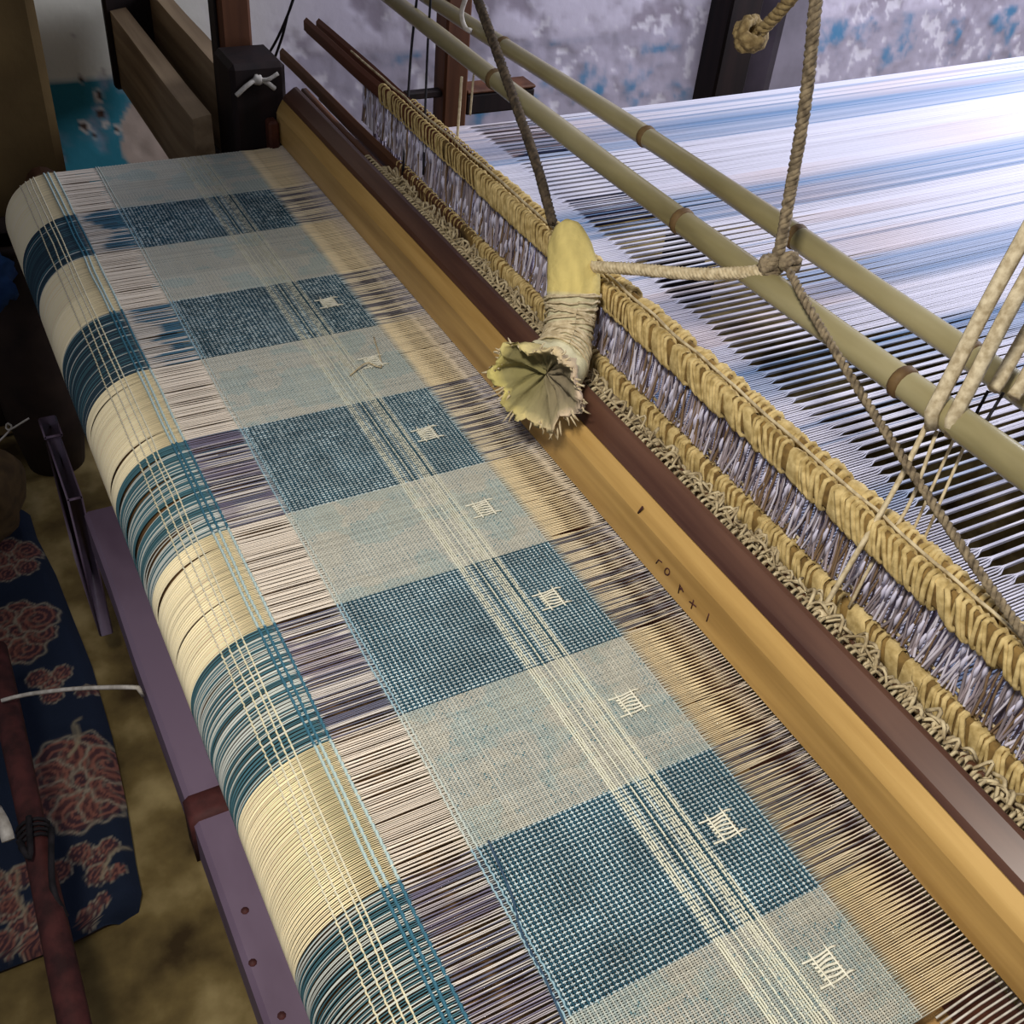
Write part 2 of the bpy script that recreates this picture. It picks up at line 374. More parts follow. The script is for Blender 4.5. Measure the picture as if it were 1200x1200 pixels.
# colours of the warp
cw = np.zeros((NT, N, 3)); rv = (.86 + .28 * rng.random(NT))[:, None, None]
def setc(sl, mask, c): cw[np.ix_(mask, np.arange(N)[sl])] = c
A_, C_, D_, E_ = slice(0, ia), slice(ia, ic), slice(ic, iw), slice(iw, N)
setc(A_, ~DK, lin(216, 210, 186)); setc(C_, ~DK, lin(232, 220, 204)); setc(D_, ~DK, lin(194, 192, 180)); setc(E_, ~DK, lin(234, 216, 178))
r3 = rng.random(NT)
setc(A_, DK & (r3 < .56), lin(78, 118, 128)); setc(A_, DK & (r3 >= .56), lin(210, 214, 206))
setc(C_, DK & (r3 < .52), lin(112, 112, 130)); setc(C_, DK & (r3 >= .52), lin(218, 210, 202))
setc(D_, DK & EVEN, lin(46, 80, 96)); setc(D_, DK & ~EVEN, lin(196, 208, 208))
setc(E_, DK & (r3 < .36), lin(116, 112, 116)); setc(E_, DK & (r3 >= .36), lin(226, 212, 184))
# the roll's cream bands yellow towards the stripes; the open bands are tinted in soft blotches
yn = vnoise(YT * 18, 0, 5)[:, None]; xn = sm(.105, .125, xs)[None]
wa = (~DK)[:, None] & (np.arange(N) < ia)[None]
cw = np.where(wa[..., None], cw * (1 - .8 * xn[..., None]) + lin(228, 206, 154) * .8 * .8 + cw * .2 * .8 * xn[..., None], cw)
bl = fbm(YT[:, None] * 45, xs[None] * 30, 8, 3)
md = DK[:, None] & (np.arange(N) >= ia)[None] & (np.arange(N) < ic)[None]
far = sm(.70, .86, YT)[:, None]
r4 = rng.random(NT)
teal_c = np.where((md & (r3 < .58)[:, None] & (rng.random((NT, 1)) < far))[..., None], lin(74, 112, 134), cw)
cw = teal_c
edge = np.where((far > .3) & (xs[None] < (.140 + .030 * vnoise(YT * 70, 1, 8))[:, None]) & md, 1.0, 0)[..., None]
cw = cw * (1 - .8 * edge) + lin(214, 204, 192) * .8 * edge
slate = (DK & (r4 < .75))[:, None] & (np.arange(N) < ia)[None] & (YT > .80)[:, None]
cw = np.where(slate[..., None], lin(56, 76, 88), cw)
cw = np.where((md & (far < .5) & (bl > .56))[..., None], cw * .5 + lin(130, 118, 140) * .5, cw)
ml = (~DK)[:, None] & (np.arange(N) >= ic)[None] & (np.arange(N) < iw)[None]
cw = np.where((ml & (bl > .55))[..., None], cw * .6 + lin(150, 178, 178) * .4, cw)
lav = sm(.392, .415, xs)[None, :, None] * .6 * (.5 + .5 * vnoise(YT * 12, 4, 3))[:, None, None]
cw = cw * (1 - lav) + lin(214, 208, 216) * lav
dm = (.5 + 1.0 * fbm(YT[:, None] * 40, xs[None] * 40, 62, 4))[..., None]
cw = np.where((DK[:, None] & (np.arange(N) >= ic)[None] & (np.arange(N) < iw)[None])[..., None], cw * dm, cw)
cw = cw * rv
ring3 = np.array([[0, math.cos(a), math.sin(a)] for a in (math.pi / 2, math.pi * 7 / 6, math.pi * 11 / 6)])
rad = np.full(N, .00056); rad[ic:iw] = .00060; rad[iw + 2:] = .00063
ringN = np.tile(ring3[None], (N, 1, 1)) * (rad / .00056)[:, None, None]
for i in range(ia):                                           # on the roll the section turns with the surface
    nrm = np.array([-math.sin(phi[i]), 0, math.cos(phi[i])])
    ringN[i] = [math.cos(a) * np.array([0, 1, 0]) + math.sin(a) * nrm for a in (math.pi / 2, math.pi * 7 / 6, math.pi * 11 / 6)]
rt = np.ones((NT, N)); rt[:, ic:iw] = np.where(DK & EVEN, .86, 1.08)[:, None]
Vw, Fw = threads(C, ringN, .00056 * rt)
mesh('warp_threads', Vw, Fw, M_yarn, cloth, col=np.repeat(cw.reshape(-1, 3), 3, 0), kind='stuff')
# weft of the woven panel
def weft_lines(xw, topm, zc=None, amp=AMP):
    Cw = np.zeros((len(xw), NT, 3)); Cw[..., 0] = np.asarray(xw)[:, None]; Cw[..., 1] = YT[None]
    Cw[..., 2] = np.where(topm.T, -amp, amp); return Cw
Cf = weft_lines(XW, top); Cf[..., 0] += .0005 * (vnoise(YT[None] * 40, np.arange(NW)[:, None] * 7.3, 4) - .5)
cf = np.zeros((NW, NT, 3))
cf[:] = np.where(DK[None, :, None], np.where(WEVEN[:, None, None], lin(48, 86, 102), lin(196, 210, 212)), np.where(WEVEN[:, None, None], lin(146, 156, 154), lin(188, 188, 178)))
fb = fbm(YT[None] * 50 + 3, XW[:, None] * 50, 17, 4)
spk = (rng.random((NW, NT)) < .05) & ~DK[None]
cf[spk] = lin(70, 116, 128)
cf = np.where(((fb > .58) & ~DK[None])[..., None], cf * .6 + lin(196, 184, 160) * .4, cf)
mot = .78 + .42 * fbm(YT[None] * 90, XW[:, None] * 90, 27, 4)
cf = np.where(DK[None, :, None], cf * (.45 + 1.05 * fbm(YT[None] * 40, XW[:, None] * 40, 61, 4))[..., None], cf * mot[..., None])
cf[CS] = lin(222, 220, 200)
cf *= (.9 + .2 * rng.random((NW, 1, 1)))
ringy = np.array([[math.cos(a), 0, math.sin(a)] for a in (math.pi / 2, math.pi * 7 / 6, math.pi * 11 / 6)])[None]
def weft_mesh(name, sel, rr, **k):
    Vv, Ff = threads(Cf[sel], ringy, rr); return mesh(name, Vv, Ff[:, ::-1].copy(), M_yarn, cloth, col=np.repeat(cf[sel].reshape(-1, 3), 3, 0), kind='stuff', **k)
weft_mesh('weft_threads', np.where(~CS)[0], .00070)
weft_mesh('cream_weft_band', np.where(CS)[0], .00086, label='cream weft band running through the blue checks')
# three selvedge lines of blue weft beside the open band and four cream ones on the roll
def stripe(name, x, cl, cdk, rr, both_sides=True):
    if x >= XR: base = np.tile(np.array([x, 0]), (NT, 1)); nrm = np.array([0, 1.0]); tan = np.array([1.0, 0])
    else:
        s = math.asin((XR - x) / RR); base = np.tile(np.array([XR - RR * math.sin(s), ZR + RR * math.cos(s)]), (NT, 1)); nrm = np.array([-math.sin(s), math.cos(s)]); tan = np.array([math.cos(s), math.sin(s)])
    wv = np.where((np.arange(NT) // 2) % 2 == 0, 1, -1) * .0007 + .0006
    jit = .0016 * (vnoise(YT * 22, x * 900, 6) - .5)
    P = np.zeros((1, NT, 3)); P[0, :, 0] = base[:, 0] + nrm[0] * wv + tan[0] * jit; P[0, :, 2] = base[:, 1] + nrm[1] * wv + tan[1] * jit; P[0, :, 1] = YT
    a = np.arange(4) * math.pi / 2
    rg = np.array([[math.cos(t) * tan[0] + math.sin(t) * nrm[0], 0, math.cos(t) * tan[1] + math.sin(t) * nrm[1]] for t in a])[None]
    Vv, Ff = threads(P, rg, rr); c = np.where(DK[:, None], cdk, cl)
    mesh(name, Vv, Ff[:, ::-1].copy(), M_yarn, cloth, col=np.repeat(c, 4, 0))
for x in (.1005, .1065, .1120, .1160): stripe('cream_stripe', x, lin(212, 206, 182), lin(226, 214, 178), .00068)
for x in (.1285, .1325, .1395): stripe('blue_stripe', x, lin(176, 196, 194), lin(60, 106, 124), .0011)
for x in (.1860, .1895): stripe('pale_stripe', x, lin(190, 198, 190), lin(150, 180, 190), .0007)
# the little brocaded figures
for k, yc in enumerate((.144, .242, .347, .454, .565, .673, .795, .911)):
    mb = MB(); xc_ = .332; s = .0125
    for i, u in enumerate(np.linspace(-1, 1, 7)):
        yy = yc + u * s * .62; h = s * (1.0 if i in (0, 6) else .62); x0 = xc_ - h; off = .003 * u
        P = [(x0 + off * 0, yy, .0016)] + [(x0 + 2 * h * t, yy + .0006 * math.sin(t * 40 + i), .0019 + .0003 * math.cos(t * 20)) for t in np.linspace(.15, .85, 6)] + [(xc_ + h, yy, .0012)]
        mb.add(*sweep(spline(P, 12), .0007 if i in (0, 6) else .0008, 5))
    for sg in (-1, 1):
        P = [(xc_ + sg * s * .45, yc + t * s * .9, .0024) for t in np.linspace(-1, 1, 7)]; mb.add(*sweep(P, .0006, 5))
    mb.build('brocade_figure', M_brocade, cloth)
mb = MB(); mb.add(*sweep(spline([onz(p, .0012) for p in ((572, 985), (598, 1045), (612, 1095), (640, 1150), (668, 1215))], 30), .0008, 5)); mb.build('float_thread', M_floatblue, cloth, label='single dark blue loose thread')
# loose yarn end lying on the cloth
a = onz((438, 395), .002); b = onz((447, 430), .002); c = onz((430, 425), .006); d = onz((410, 440), .002)
mb = MB(); mb.add(*sweep(spline([a, b, c, d], 16), .0007, 5)); o = mb.build('loose_yarn', M_string); tag(o, 'short loose cream yarn end lying on the upper grey-blue check of the cloth', 'yarn')

# warp of the back of the loom
NB = 880; YBk = .02 + np.arange(NB) * (1.30 - .02) / NB
xb = np.r_[np.linspace(.452, .64, 6), np.linspace(.655, .672, 3), np.linspace(.677, .706, 8), np.linspace(.715, .80, 5), np.linspace(.82, 2.6, 10)]
Cb = np.zeros((NB, len(xb), 3)); Cb[..., 0] = xb; Cb[..., 1] = YBk[:, None]
gsz = 8; gi = np.arange(NB) // gsz; gc = .02 + (gi + .5) * gsz * (1.28 / NB)
gr = rng.random(gi.max() + 1)[gi]
x_in = (.682 + .012 * (vnoise(gi * .21, 0, 2) - .5))[:, None]; x_out = (.80 + .07 * (vnoise(gi * .3, 3, 2) - .5) + .10 * sm(.9, .3, YBk) * .4)[:, None]
pinch = sm(-.002, .010, xb[None] - x_in) * (1 - sm(-.05, .05, xb[None] - x_out)) * (.66 + .22 * gr)[:, None]
pinch *= (.55 + .45 * sm(.40, .55, vnoise(gi * .11, 9, 5)))[:, None]
Cb[..., 1] += (gc - YBk)[:, None] * pinch + rng.normal(0, .0002, (NB, 1))
Cb[..., 2] = np.where(np.arange(NB) % 2 == 0, .001, -.001)[:, None] * np.exp(-np.abs(xb - .66) / .3)[None] + .02 * sm(.9, 2.6, xb)[None]
bands = [(.955, 1.018), (1.168, 1.24), (.74, .80), (.60, .66), (.42, .46), (.24, .29)]
inb = np.zeros(NB, bool)
for a, b in bands: inb |= (YBk > a) & (YBk < b)
streak = vnoise(YBk * 150, 0, 3)
cb = np.tile(lin(226, 224, 236), (NB, len(xb), 1))
soft = np.convolve(inb.astype(float), np.ones(15) / 15, 'same')
mixb = np.clip(soft * (.35 + .75 * fbm(YBk * 60, YBk * 0 + 4, 5, 3)), 0, 1)[:, None] * (.5 + .7 * fbm(YBk[:, None] * 40, xb[None] * 2, 15, 3)) + .55 * (streak > .9)[:, None]
mixb = np.clip(mixb, 0, 1)[..., None]
cb = cb * (1 - mixb) + lin(122, 152, 190) * mixb
nv = (fbm(YBk * 9 + 2, YBk * 0, 12, 2) > .52)[:, None] & (rng.random(NB) < .5)[:, None] & ((xb > .69) & (xb < .80))[None] & (YBk > .8)[:, None]
cb[nv] = lin(40, 44, 70)
tintp = (fbm(YBk[:, None] * 8, xb[None] * 3, 9, 3) > .6)
cb[tintp] = cb[tintp] * .7 + lin(220, 190, 180) * .3
cb *= (.92 + .16 * rng.random((NB, 1, 1)))
Vb, Fb = threads(Cb, ring3[None], .0009)
o = mesh('warp_sheet', Vb, Fb, M_yarn, col=np.repeat(cb.reshape(-1, 3), 3, 0)); tag(o, 'white and pale blue striped warp sheet stretched behind the healds', 'yarn', kind='stuff')
# spare selvedge warps crossing the slot below the beater
mb = MB()
for i in range(16):
    y = .098 - .0034 * i; mb.add(*sweep([(.374, y, -.010), (.40, y + .0005, -.006), (.447, y, .0)], .0007, 4))
o = mb.build('selvedge_threads', M_white); tag(o, 'pale selvedge threads over the dark slot at the near end of the beater', 'yarn', kind='stuff')

# ------------------------------------------------------------------ cloth roller and purple rail
rol = thing('cloth_roller', 'brown wooden roller that the finished cloth winds over', 'roller', (XR, .7, ZR - RR))
def cyl_y(r, y0, y1, c, n=28, m=2):
    ys = np.linspace(y0, y1, m); P = np.stack([np.full(m, c[0]), ys, np.full(m, c[1])], 1); return sweep(P, r, n)
mesh('roller_core', *cyl_y(RR - .0022, .06, 1.31, (XR, ZR)), noise_mat('roller_wood', lin(84, 62, 36), lin(120, 90, 56), 40, Y, .8, .1), rol)
mesh('roller_shaft', *cyl_y(.02, -.05, 1.42, (XR, ZR), 14), M_brown, rol)
rail = thing('front_rail', 'long purple painted rail beside the cloth roll with one dark rusty band', 'rail', (.08, .6, -.2))
zr = -.165
xl = onz((204, 900), zr)[0]; xr = xl + .040
rbar = mesh('rail_bar', *prism([(xl, zr - .05), (xl, zr - .004), (xl + .004, zr), (xr - .006, zr), (xr, zr - .006), (xr, zr - .05)], -.1, .88, 30, .0015, 3), M_purple, rail, smooth=False)
p = onz((240, 945), zr)
mesh('rust_band', *prism([(xl - .002, zr - .052), (xl - .002, zr - .003), (xl + .003, zr + .002), (xr - .005, zr + .002), (xr + .002, zr - .004), (xr + .002, zr - .052)], p[1] - .011, p[1] + .013, 4, .002, 5), M_rust, rbar)
for q in ((287, 1067), (296, 1128), (330, 1190)):
    q = onz(q, zr); mesh('nail', *lathe([(0, .0016), (.0022, .0012), (.003, 0)], (q[0], q[1], zr), 8), M_rust, rbar)
brk = thing('rail_bracket', 'dull purple board end standing beside the far end of the front rail', 'board', (.07, 1.0, -.4))
p = onz((60, 500), -.2)
mesh('board', *box((p[0] - .009, p[1] - .13, -.42), (p[0] + .007, p[1] + .02, -.205), .002), M_purple, brk)
mesh('cap', *box((p[0] - .011, p[1] - .02, -.2049), (p[0] + .009, p[1] + .022, -.199), .002), M_purple, brk)

# ------------------------------------------------------------------ beater (sley)
sl = thing('beater', 'long wooden beater with a yellow front face and dark polished top, lying across the warp', 'beater', (.43, .7, -.05))
face = mesh('front_face', *prism([(.416, .004), (.4155, .040), (.419, .0475), (.424, .0558), (.436, .050), (.436, .004)], -.05, 1.31, 40, .0012, 1), M_yellow, sl, smooth=False)
mesh('top_strip', *prism([(.4245, .0562), (.427, .0605), (.440, .0695), (.4435, .0700), (.4462, .0675), (.447, .010), (.4365, .010), (.4365, .0500)], -.05, 1.31, 40, .0012, 1), M_dark, sl, smooth=False, label='dark polished top strip')
mesh('reed_board', *prism([(.362, -.075), (.362, -.022), (.366, -.018), (.387, -.018), (.387, -.075)], -.1, 1.30, 12), M_tan, sl, smooth=False)
mesh('bottom_board', *prism([(.388, -.075), (.388, -.036), (.44, -.036), (.44, -.075)], -.1, 1.31, 12), M_redwood, sl, smooth=False, label='red-brown lower board')
mb = MB()
for i in range(330):
    y = .03 + i * .0038; mb.add(*sweep([(.442, y, -.036), (.4435, y, .012)], .0005, 3, False))
mb.build('reed_wires', M_white, sl, kind='stuff')
def stroke(pts, r=.0007): mesh('scratched_mark', *sweep(np.array([onx(p, .4153) for p in pts]), r, 4), M_rust, face)   # scratched marks on the face
stroke([(748, 601), (753, 594)], .001)
stroke([(769, 660), (772, 656), (776, 659)])
stroke([(782 + 3 * math.cos(t), 670 + 4 * math.sin(t)) for t in np.linspace(0, 6.28, 10)])
stroke([(795, 695), (797, 685), (801, 694)]); stroke([(796, 690), (800, 690)], .001)
stroke([(808, 705), (816, 711)]); stroke([(813, 703), (810, 713)])
stroke([(828, 728), (831, 719)])
# reed cap tied with twine, just behind the top strip
def loops(mb, x0, x1, z0, z1, y0, y1, pitch, r, slant=.002, jit=.4, r2=.0, sides=5, tape=0.0, cfun=None):
    """cord turned again and again round a bar of section x0..x1, z0..z1"""
    y = y0; cx, cz = (x0 + x1) / 2, (z0 + z1) / 2; hx, hz = (x1 - x0) / 2, (z1 - z0) / 2
    while y < y1:
        st = slant * random.uniform(.3, 1.6); P = []
        g = r * random.uniform(.8, 1.25) + r2 * random.random()
        for k in range(13):
            a = 2 * math.pi * k / 12; ca, sa = math.cos(a), math.sin(a)
            e = .55
            P.append((cx + (hx + g * .8) * math.copysign(abs(ca) ** e, ca), y + st * (sa) * .5 + random.gauss(0, pitch * .05), cz + (hz + g * .8) * math.copysign(abs(sa) ** e, sa)))
        P = np.array(P)
        if random.random() < tape:          # a flat bandage-like turn
            wv = random.uniform(1.5, 4) * pitch
            V1 = P - np.array([0, wv / 2, 0]); V2 = P + np.array([0, wv / 2, 0]); mid = P.copy(); d = P - np.array([cx, 0, cz]); d[:, 1] = 0
            mid += d / (np.linalg.norm(d, axis=1)[:, None] + 1e-9) * r * .9
            VV = np.concatenate([V1, mid, V2]); m = 13
            mb.add(VV, [[b * m + k, b * m + k + 1, (b + 1) * m + k + 1, (b + 1) * m + k] for b in (0, 1) for k in range(12)]); y += wv
        else:
            mb.add(*sweep(P, g, sides, False)); y += pitch * random.uniform(1 - jit, 1 + jit)
    return mb
rc = thing('reed_cap', 'thin reed cap bound with grey twine loops along the back of the beater', 'reed', (.46, .7, 0))
mesh('cap_rod', *prism([(.4595, .047), (.458, .052), (.460, .056), (.466, .056), (.468, .051), (.466, .046)], -.02, 1.34, 30, .002, 8), M_brown, rc)
mb = MB(); loops(mb, .4585, .4675, .047, .056, 0, 1.08, .0052, .0016, .004, .35)
y = .0
while y < 1.1:                               # twine crossing the slot to the beater, and stray ends
    P = [(.4475, y, .063 + random.uniform(-.001, .001)), (.453, y + .001, .0645), (.460, y + random.uniform(-.002, .004), .058)]
    mb.add(*sweep(spline(P, 6), .0013, 4)); y += .0060 * random.uniform(.8, 1.2)
mb.build('twine_binding', M_cordG, rc, kind='stuff')
mb = MB()
for i in range(230):
    y = random.uniform(.0, 1.05); L = random.uniform(.006, .02)
    P = [(.452 + random.uniform(0, .016), y, .058), (.456 + random.uniform(0, .012), y + L * .4, .064 + random.uniform(0, .006)), (.452 + random.uniform(0, .02), y + L, .059)]
    mb.add(*sweep(spline(P, 7), random.uniform(.0008, .0016), 4))
mb.build('twine_tangle', M_cordG, rc, kind='stuff')

# ------------------------------------------------------------------ healds
def bar_prof(x0, x1, z0, z1, b=.004): return [(x0, z0 + b), (x0, z1 - b), (x0 + b, z1), (x1 - b, z1), (x1, z1 - b), (x1, z0 + b), (x1 - b, z0), (x0 + b, z0)]
hf = thing('heald_frame', 'front heald with yellow cord-wrapped upper and lower bars and lavender heddles', 'heald', (.495, .7, .03))
LB = (.488, .497, .033, .0525); UB = (.485, .4925, .106, .1255)
lbar = mesh('lower_bar', *prism(bar_prof(*LB), -.05, onx((333, 62), .494)[1], 40, .003, 21), M_brown, hf, smooth=False)
ubar = mesh('upper_bar', *prism(bar_prof(*UB), -.05, onx((366, 35), .496)[1], 40, .002, 22), M_redwood, hf, smooth=False)
mesh('cloth_wrap', *prism([(LB[0] - .0006, LB[2] + .003), (LB[0] - .0006, LB[3] - .003), (LB[0] + .003, LB[3] + .0006), (LB[1] - .003, LB[3] + .0006), (LB[1] + .0006, LB[3] - .003), (LB[1] + .0006, LB[2] + .003), (LB[1] - .003, LB[2] - .0006), (LB[0] + .003, LB[2] - .0006)], -.06, .93, 40, .003, 21), M_cordD, lbar)
mb = MB(); loops(mb, *LB, -.02, .74, .0042, .0014, .010, .4, .0006, tape=.09); loops(mb, *LB, .74, .90, .0042, .0012, .006, .5, .0004); loops(mb, *LB, .90, 1.1, .0060, .0007, .006, .6, .0003)
mb.build('lower_lashing', M_cordY, lbar, kind='stuff')
mesh('cloth_wrap', *prism([(UB[0] - .0006, UB[2] + .003), (UB[0] - .0006, UB[3] - .003), (UB[0] + .003, UB[3] + .0006), (UB[1] - .003, UB[3] + .0006), (UB[1] + .0006, UB[3] - .003), (UB[1] + .0006, UB[2] + .003), (UB[1] - .003, UB[2] - .0006), (UB[0] + .003, UB[2] - .0006)], -.06, .98, 40, .002, 22), M_cordD, ubar)
mb = MB(); loops(mb, *UB, -.02, .62, .0044, .0015, .011, .4, .0007, tape=.09); loops(mb, *UB, .62, .90, .0040, .0012, .006, .5, .0004); loops(mb, *UB, .90, 1.15, .0060, .0007, .006, .6, .0003)
mb.build('upper_lashing', M_cordY, ubar, kind='stuff')
for nm, bb, y1 in (('lower_tie_cord', LB, .95), ('upper_tie_cord', UB, 1.25)):
    P = [(bb[0] + (.007 if bb is UB else .010) + .002 * float(vnoise(y * 30, 1, 3)), y, bb[3] + .0035 + .001 * float(vnoise(y * 60, 2, 3))) for y in np.linspace(0, y1, 160)]
    mb = MB(); mb.add(*sweep(P, .0013, 5)); mb.build(nm, M_cordG, hf)
mb = MB()
for i in range(760):
    y = i * 1.22 / 760 + random.gauss(0, .0008); k = random.uniform(-.003, .003); zz = random.uniform(.070, .098); xo = random.uniform(-.004, .009)
    t = random.random()
    c = lin(160, 147, 152) * (.6 + .6 * t) if random.random() < .65 else lin(216, 210, 222)
    if random.random() < .2: c = lin(128, 104, 80)
    xo *= .6; P = [(.492 + xo * .4, y + k * 2, .058), (.494 + xo, y + k * .3 + random.gauss(0, .0012), zz - .004), (.494 + xo, y - k * .3, zz + .004), (.494 + xo * .4, y - k * 1.5, .110)]
    mb.add(*sweep(spline(P, 6), random.uniform(.0007, .00125), 4, False), c=c)
    if random.random() < .5: mb.add(*sweep([(.4935 + xo, y, zz - .009), (.493 + xo, y + .0005, zz), (.4935 + xo, y, zz + .006)], [.0007, .0018, .0007], 4), c=lin(206, 202, 222))
mb.build('heddles', M_heddle, hf, col=True, kind='stuff')
hr = thing('heald_frame', 'rear heald whose cord-wrapped upper bar shows just behind the front one', 'heald', (.52, .7, .03))
UB2 = (.5035, .5115, .102, .1215)
ubar2 = mesh('upper_bar', *prism(bar_prof(*UB2), -.05, onx((380, 35), .515)[1], 40, .002, 32), M_redwood, hr, smooth=False)
mesh('lower_bar', *prism(bar_prof(.503, .513, .012, .030), -.05, 1.4, 20, .002, 33), M_brown, hr)
mesh('cloth_wrap', *prism([(UB2[0] - .0006, UB2[2] + .003), (UB2[0] - .0006, UB2[3] - .003), (UB2[0] + .003, UB2[3] + .0006), (UB2[1] - .003, UB2[3] + .0006), (UB2[1] + .0006, UB2[3] - .003), (UB2[1] + .0006, UB2[2] + .003), (UB2[1] - .003, UB2[2] - .0006), (UB2[0] + .003, UB2[2] - .0006)], -.06, .95, 40, .002, 32), M_cordD, ubar2)
mb = MB(); loops(mb, *UB2, -.02, .66, .0050, .0017, .010, .4, .0008, tape=.06); loops(mb, *UB2, .66, .9, .0045, .0013, .006, .5, .0005); loops(mb, *UB2, .9, 1.1, .006, .0007, .006, .5, .0003)
mb.build('upper_lashing', M_cordY, ubar2, kind='stuff')
mb = MB()
for i in range(520):
    y = i * 1.22 / 520 + random.gauss(0, .001); xo = random.uniform(-.004, .006); zz = random.uniform(.065, .09)
    c = lin(150, 140, 156) * random.uniform(.6, 1.2)
    mb.add(*sweep(spline([(.508, y, .028), (.506 + xo, y + random.gauss(0, .001), zz), (.503, y + random.gauss(0, .001), .104)], 4), .0009, 4, False), c=c)
mb.build('heddles', M_heddle, hr, col=True, kind='stuff')

# ------------------------------------------------------------------ bamboo poles above the healds
def bamboo(label, pa, pb, z, r0, r1, nodes, seed):
    t = thing('bamboo_pole', label, 'pole', (.53, .6, z - r0), 'bamboo poles over the healds')
    a = onz(pa, z); b = onz(pb, z); a = b - 1.3 * (b - a); r0 += .3 * (r0 - r1); nodes = [(u + .3) / 1.3 for u in nodes] + [.08]; d = b - a; n = 70
    P = np.array([a + d * u + np.array([.003 * math.sin(u * 5 + seed), 0, .002 * math.sin(u * 7 + seed)]) for u in np.linspace(0, 1, n)])
    r = np.linspace(r0, r1, n) * (1 + .03 * np.sin(np.linspace(0, 30, n)))
    culm = mesh('culm', *sweep(P, r, 14), M_bamboo, t)
    for u in nodes:
        c = a + d * u + np.array([.003 * math.sin(u * 5 + seed), 0, .002 * math.sin(u * 7 + seed)]); rr = r0 + (r1 - r0) * u; dn = d / np.linalg.norm(d)
        mesh('node_ring', *sweep([c - dn * .004, c - dn * .001, c + dn * .002, c + dn * .004], [rr * 1.0, rr * 1.13, rr * 1.13, rr * 1.0], 14), noise_mat('bamboo_node', lin(84, 62, 38), lin(120, 96, 58), 60), culm)
    return t
b1 = bamboo('front bamboo pole, olive, passing under the rope knot toward the right edge', (1290, 622), (452, -5), .2, .0106, .0086, (.03, .1555, .40, .72), 1)
b2 = bamboo('rear bamboo pole, thinner, passing above the front pole over the white warp', (1290, 515), (495, -8), .2, .0098, .0080, (.11, .30, .52, .80), 4)

# ------------------------------------------------------------------ ropes and cords
def rope(name, label, pts, r, mat, turns=60, strands=3, cat='rope', group=None, extra=None, lift=None):
    if lift is not None: pts = [np.asarray(pts[0]) + np.array(lift) * k for k in (1, .55, .28, .12, .05)] + list(pts)      # on up to the rafters
    mb = MB(); rope_mb(mb, pts, r, turns, strands)
    if extra: extra(mb)
    o = mb.build(name, mat); tag(o, label, cat, group); return o
KX = .53
k0 = onx((912, 300), KX)
top_ = onx((962, -60), KX)
def knot(mb, c, s, seed):
    rr = random.Random(seed)
    for i in range(7):
        ax = rr.random() * 3.14; ay = rr.random() * 3.14; P = []
        for t in np.linspace(0, 2 * math.pi, 12):
            v = np.array([math.cos(t), math.sin(t), .25 * math.sin(2 * t)]) * s * rr.uniform(.8, 1.05)
            v = np.array([v[0] * math.cos(ax) - v[1] * math.sin(ax), v[0] * math.sin(ax) + v[1] * math.cos(ax), v[2]])
            v = np.array([v[0], v[1] * math.cos(ay) - v[2] * math.sin(ay), v[1] * math.sin(ay) + v[2] * math.cos(ay)]); P.append(np.asarray(c) + v)
        mb.add(*sweep(P, s * .36, 6))
rope('hanging_rope', 'thick twisted jute rope hanging down to the knot on the bamboo poles', lift=(.0, .02, .45), r=.0045, mat=M_ropeG, turns=80, strands=3, pts=[top_, onx((945, 110), KX), onx((925, 230), KX), onx((914, 290), KX - .006), onx((902, 315), KX - .012)],
     extra=lambda mb: (knot(mb, onx((903, 312), KX - .008), .0075, 3), knot(mb, onx((926, 308), KX - .004), .0065, 5)))
rope('braided_rope', 'braided jute rope running level from the rag bundle to the rope knot', [onx((684, 312), .462), onx((740, 315), .478), onx((820, 321), .50), onx((898, 318), KX - .012)], .0050, M_string, 75, 4)
e0 = onx((925, 318), KX - .006)
rope('stay_rope', 'thin twisted rope slanting from the knot down to the near right edge', [onx((925, 318), .512), onx((955, 372), .503), onx((1020, 478), .497), onx((1120, 630), .487), onx((1215, 765), .480)], .0032, M_ropeG, 110, 2)
rope('dark_rope', 'dark dusty rope coming down to the top of the rag bundle', [onx((540, -50), .48), onx((562, 5), .48), onx((600, 110), .478), onx((628, 190), .474), onx((648, 262), .468)], .0046, M_ropeD, 85, 3, lift=(.0, .28, .42))
rope('knotted_rope_end', 'short rope tail with a thick frayed knot in front of the dark upright', [onx((940, -20), .60), onx((915, 12), .60), onx((892, 36), .60)], .0052, M_rope, 60, 3, lift=(.10, -.02, .40), extra=lambda mb: knot(mb, onx((880, 40), .60), .0115, 9))
# doubled cord straps round the two poles
def strap(label, pts, r, x):
    p0, p1 = np.asarray(pts[0]), np.asarray(pts[1]); pts = [p0 + (p0 - p1) * k for k in (4, 2, 1)] + list(pts)
    mb = MB(); mb.add(*sweep(spline(pts, 36), r, 7)); q = [np.asarray(p) + np.array([.006, -.011, 0]) for p in pts]; mb.add(*sweep(spline(q, 36), r, 7))
    o = mb.build('cord_strap', M_strap); tag(o, label, 'cord')
p = onx((1094, 478), .522)
strap('doubled pale cord strap looped round the front bamboo pole at right', [onx((1240, 205), .56), onx((1160, 350), .535), onx((1112, 445), .518), onx((1090, 488), .508), onx((1092, 500), .512)], .0048, .52)
strap('doubled grey cord strap looped round the rear bamboo pole at the right edge', [onx((1240, 330), .60), onx((1200, 395), .585), onx((1172, 445), .566), onx((1164, 456), .56)], .0045, .57)
def cord(label, pts, r, mat, name='tie_string', group=None):
    mb = MB(); mb.add(*sweep(spline(pts, 16), r, 5)); o = mb.build(name, mat); tag(o, label, 'string', group); return o
cord('cream tie string slanting from the front pole strap to a knot on the reed cap', [onx((1086, 498), .516), onx((1050, 570), .50), onx((1000, 655), .475), onx((962, 718), .462)], .0019, M_string)
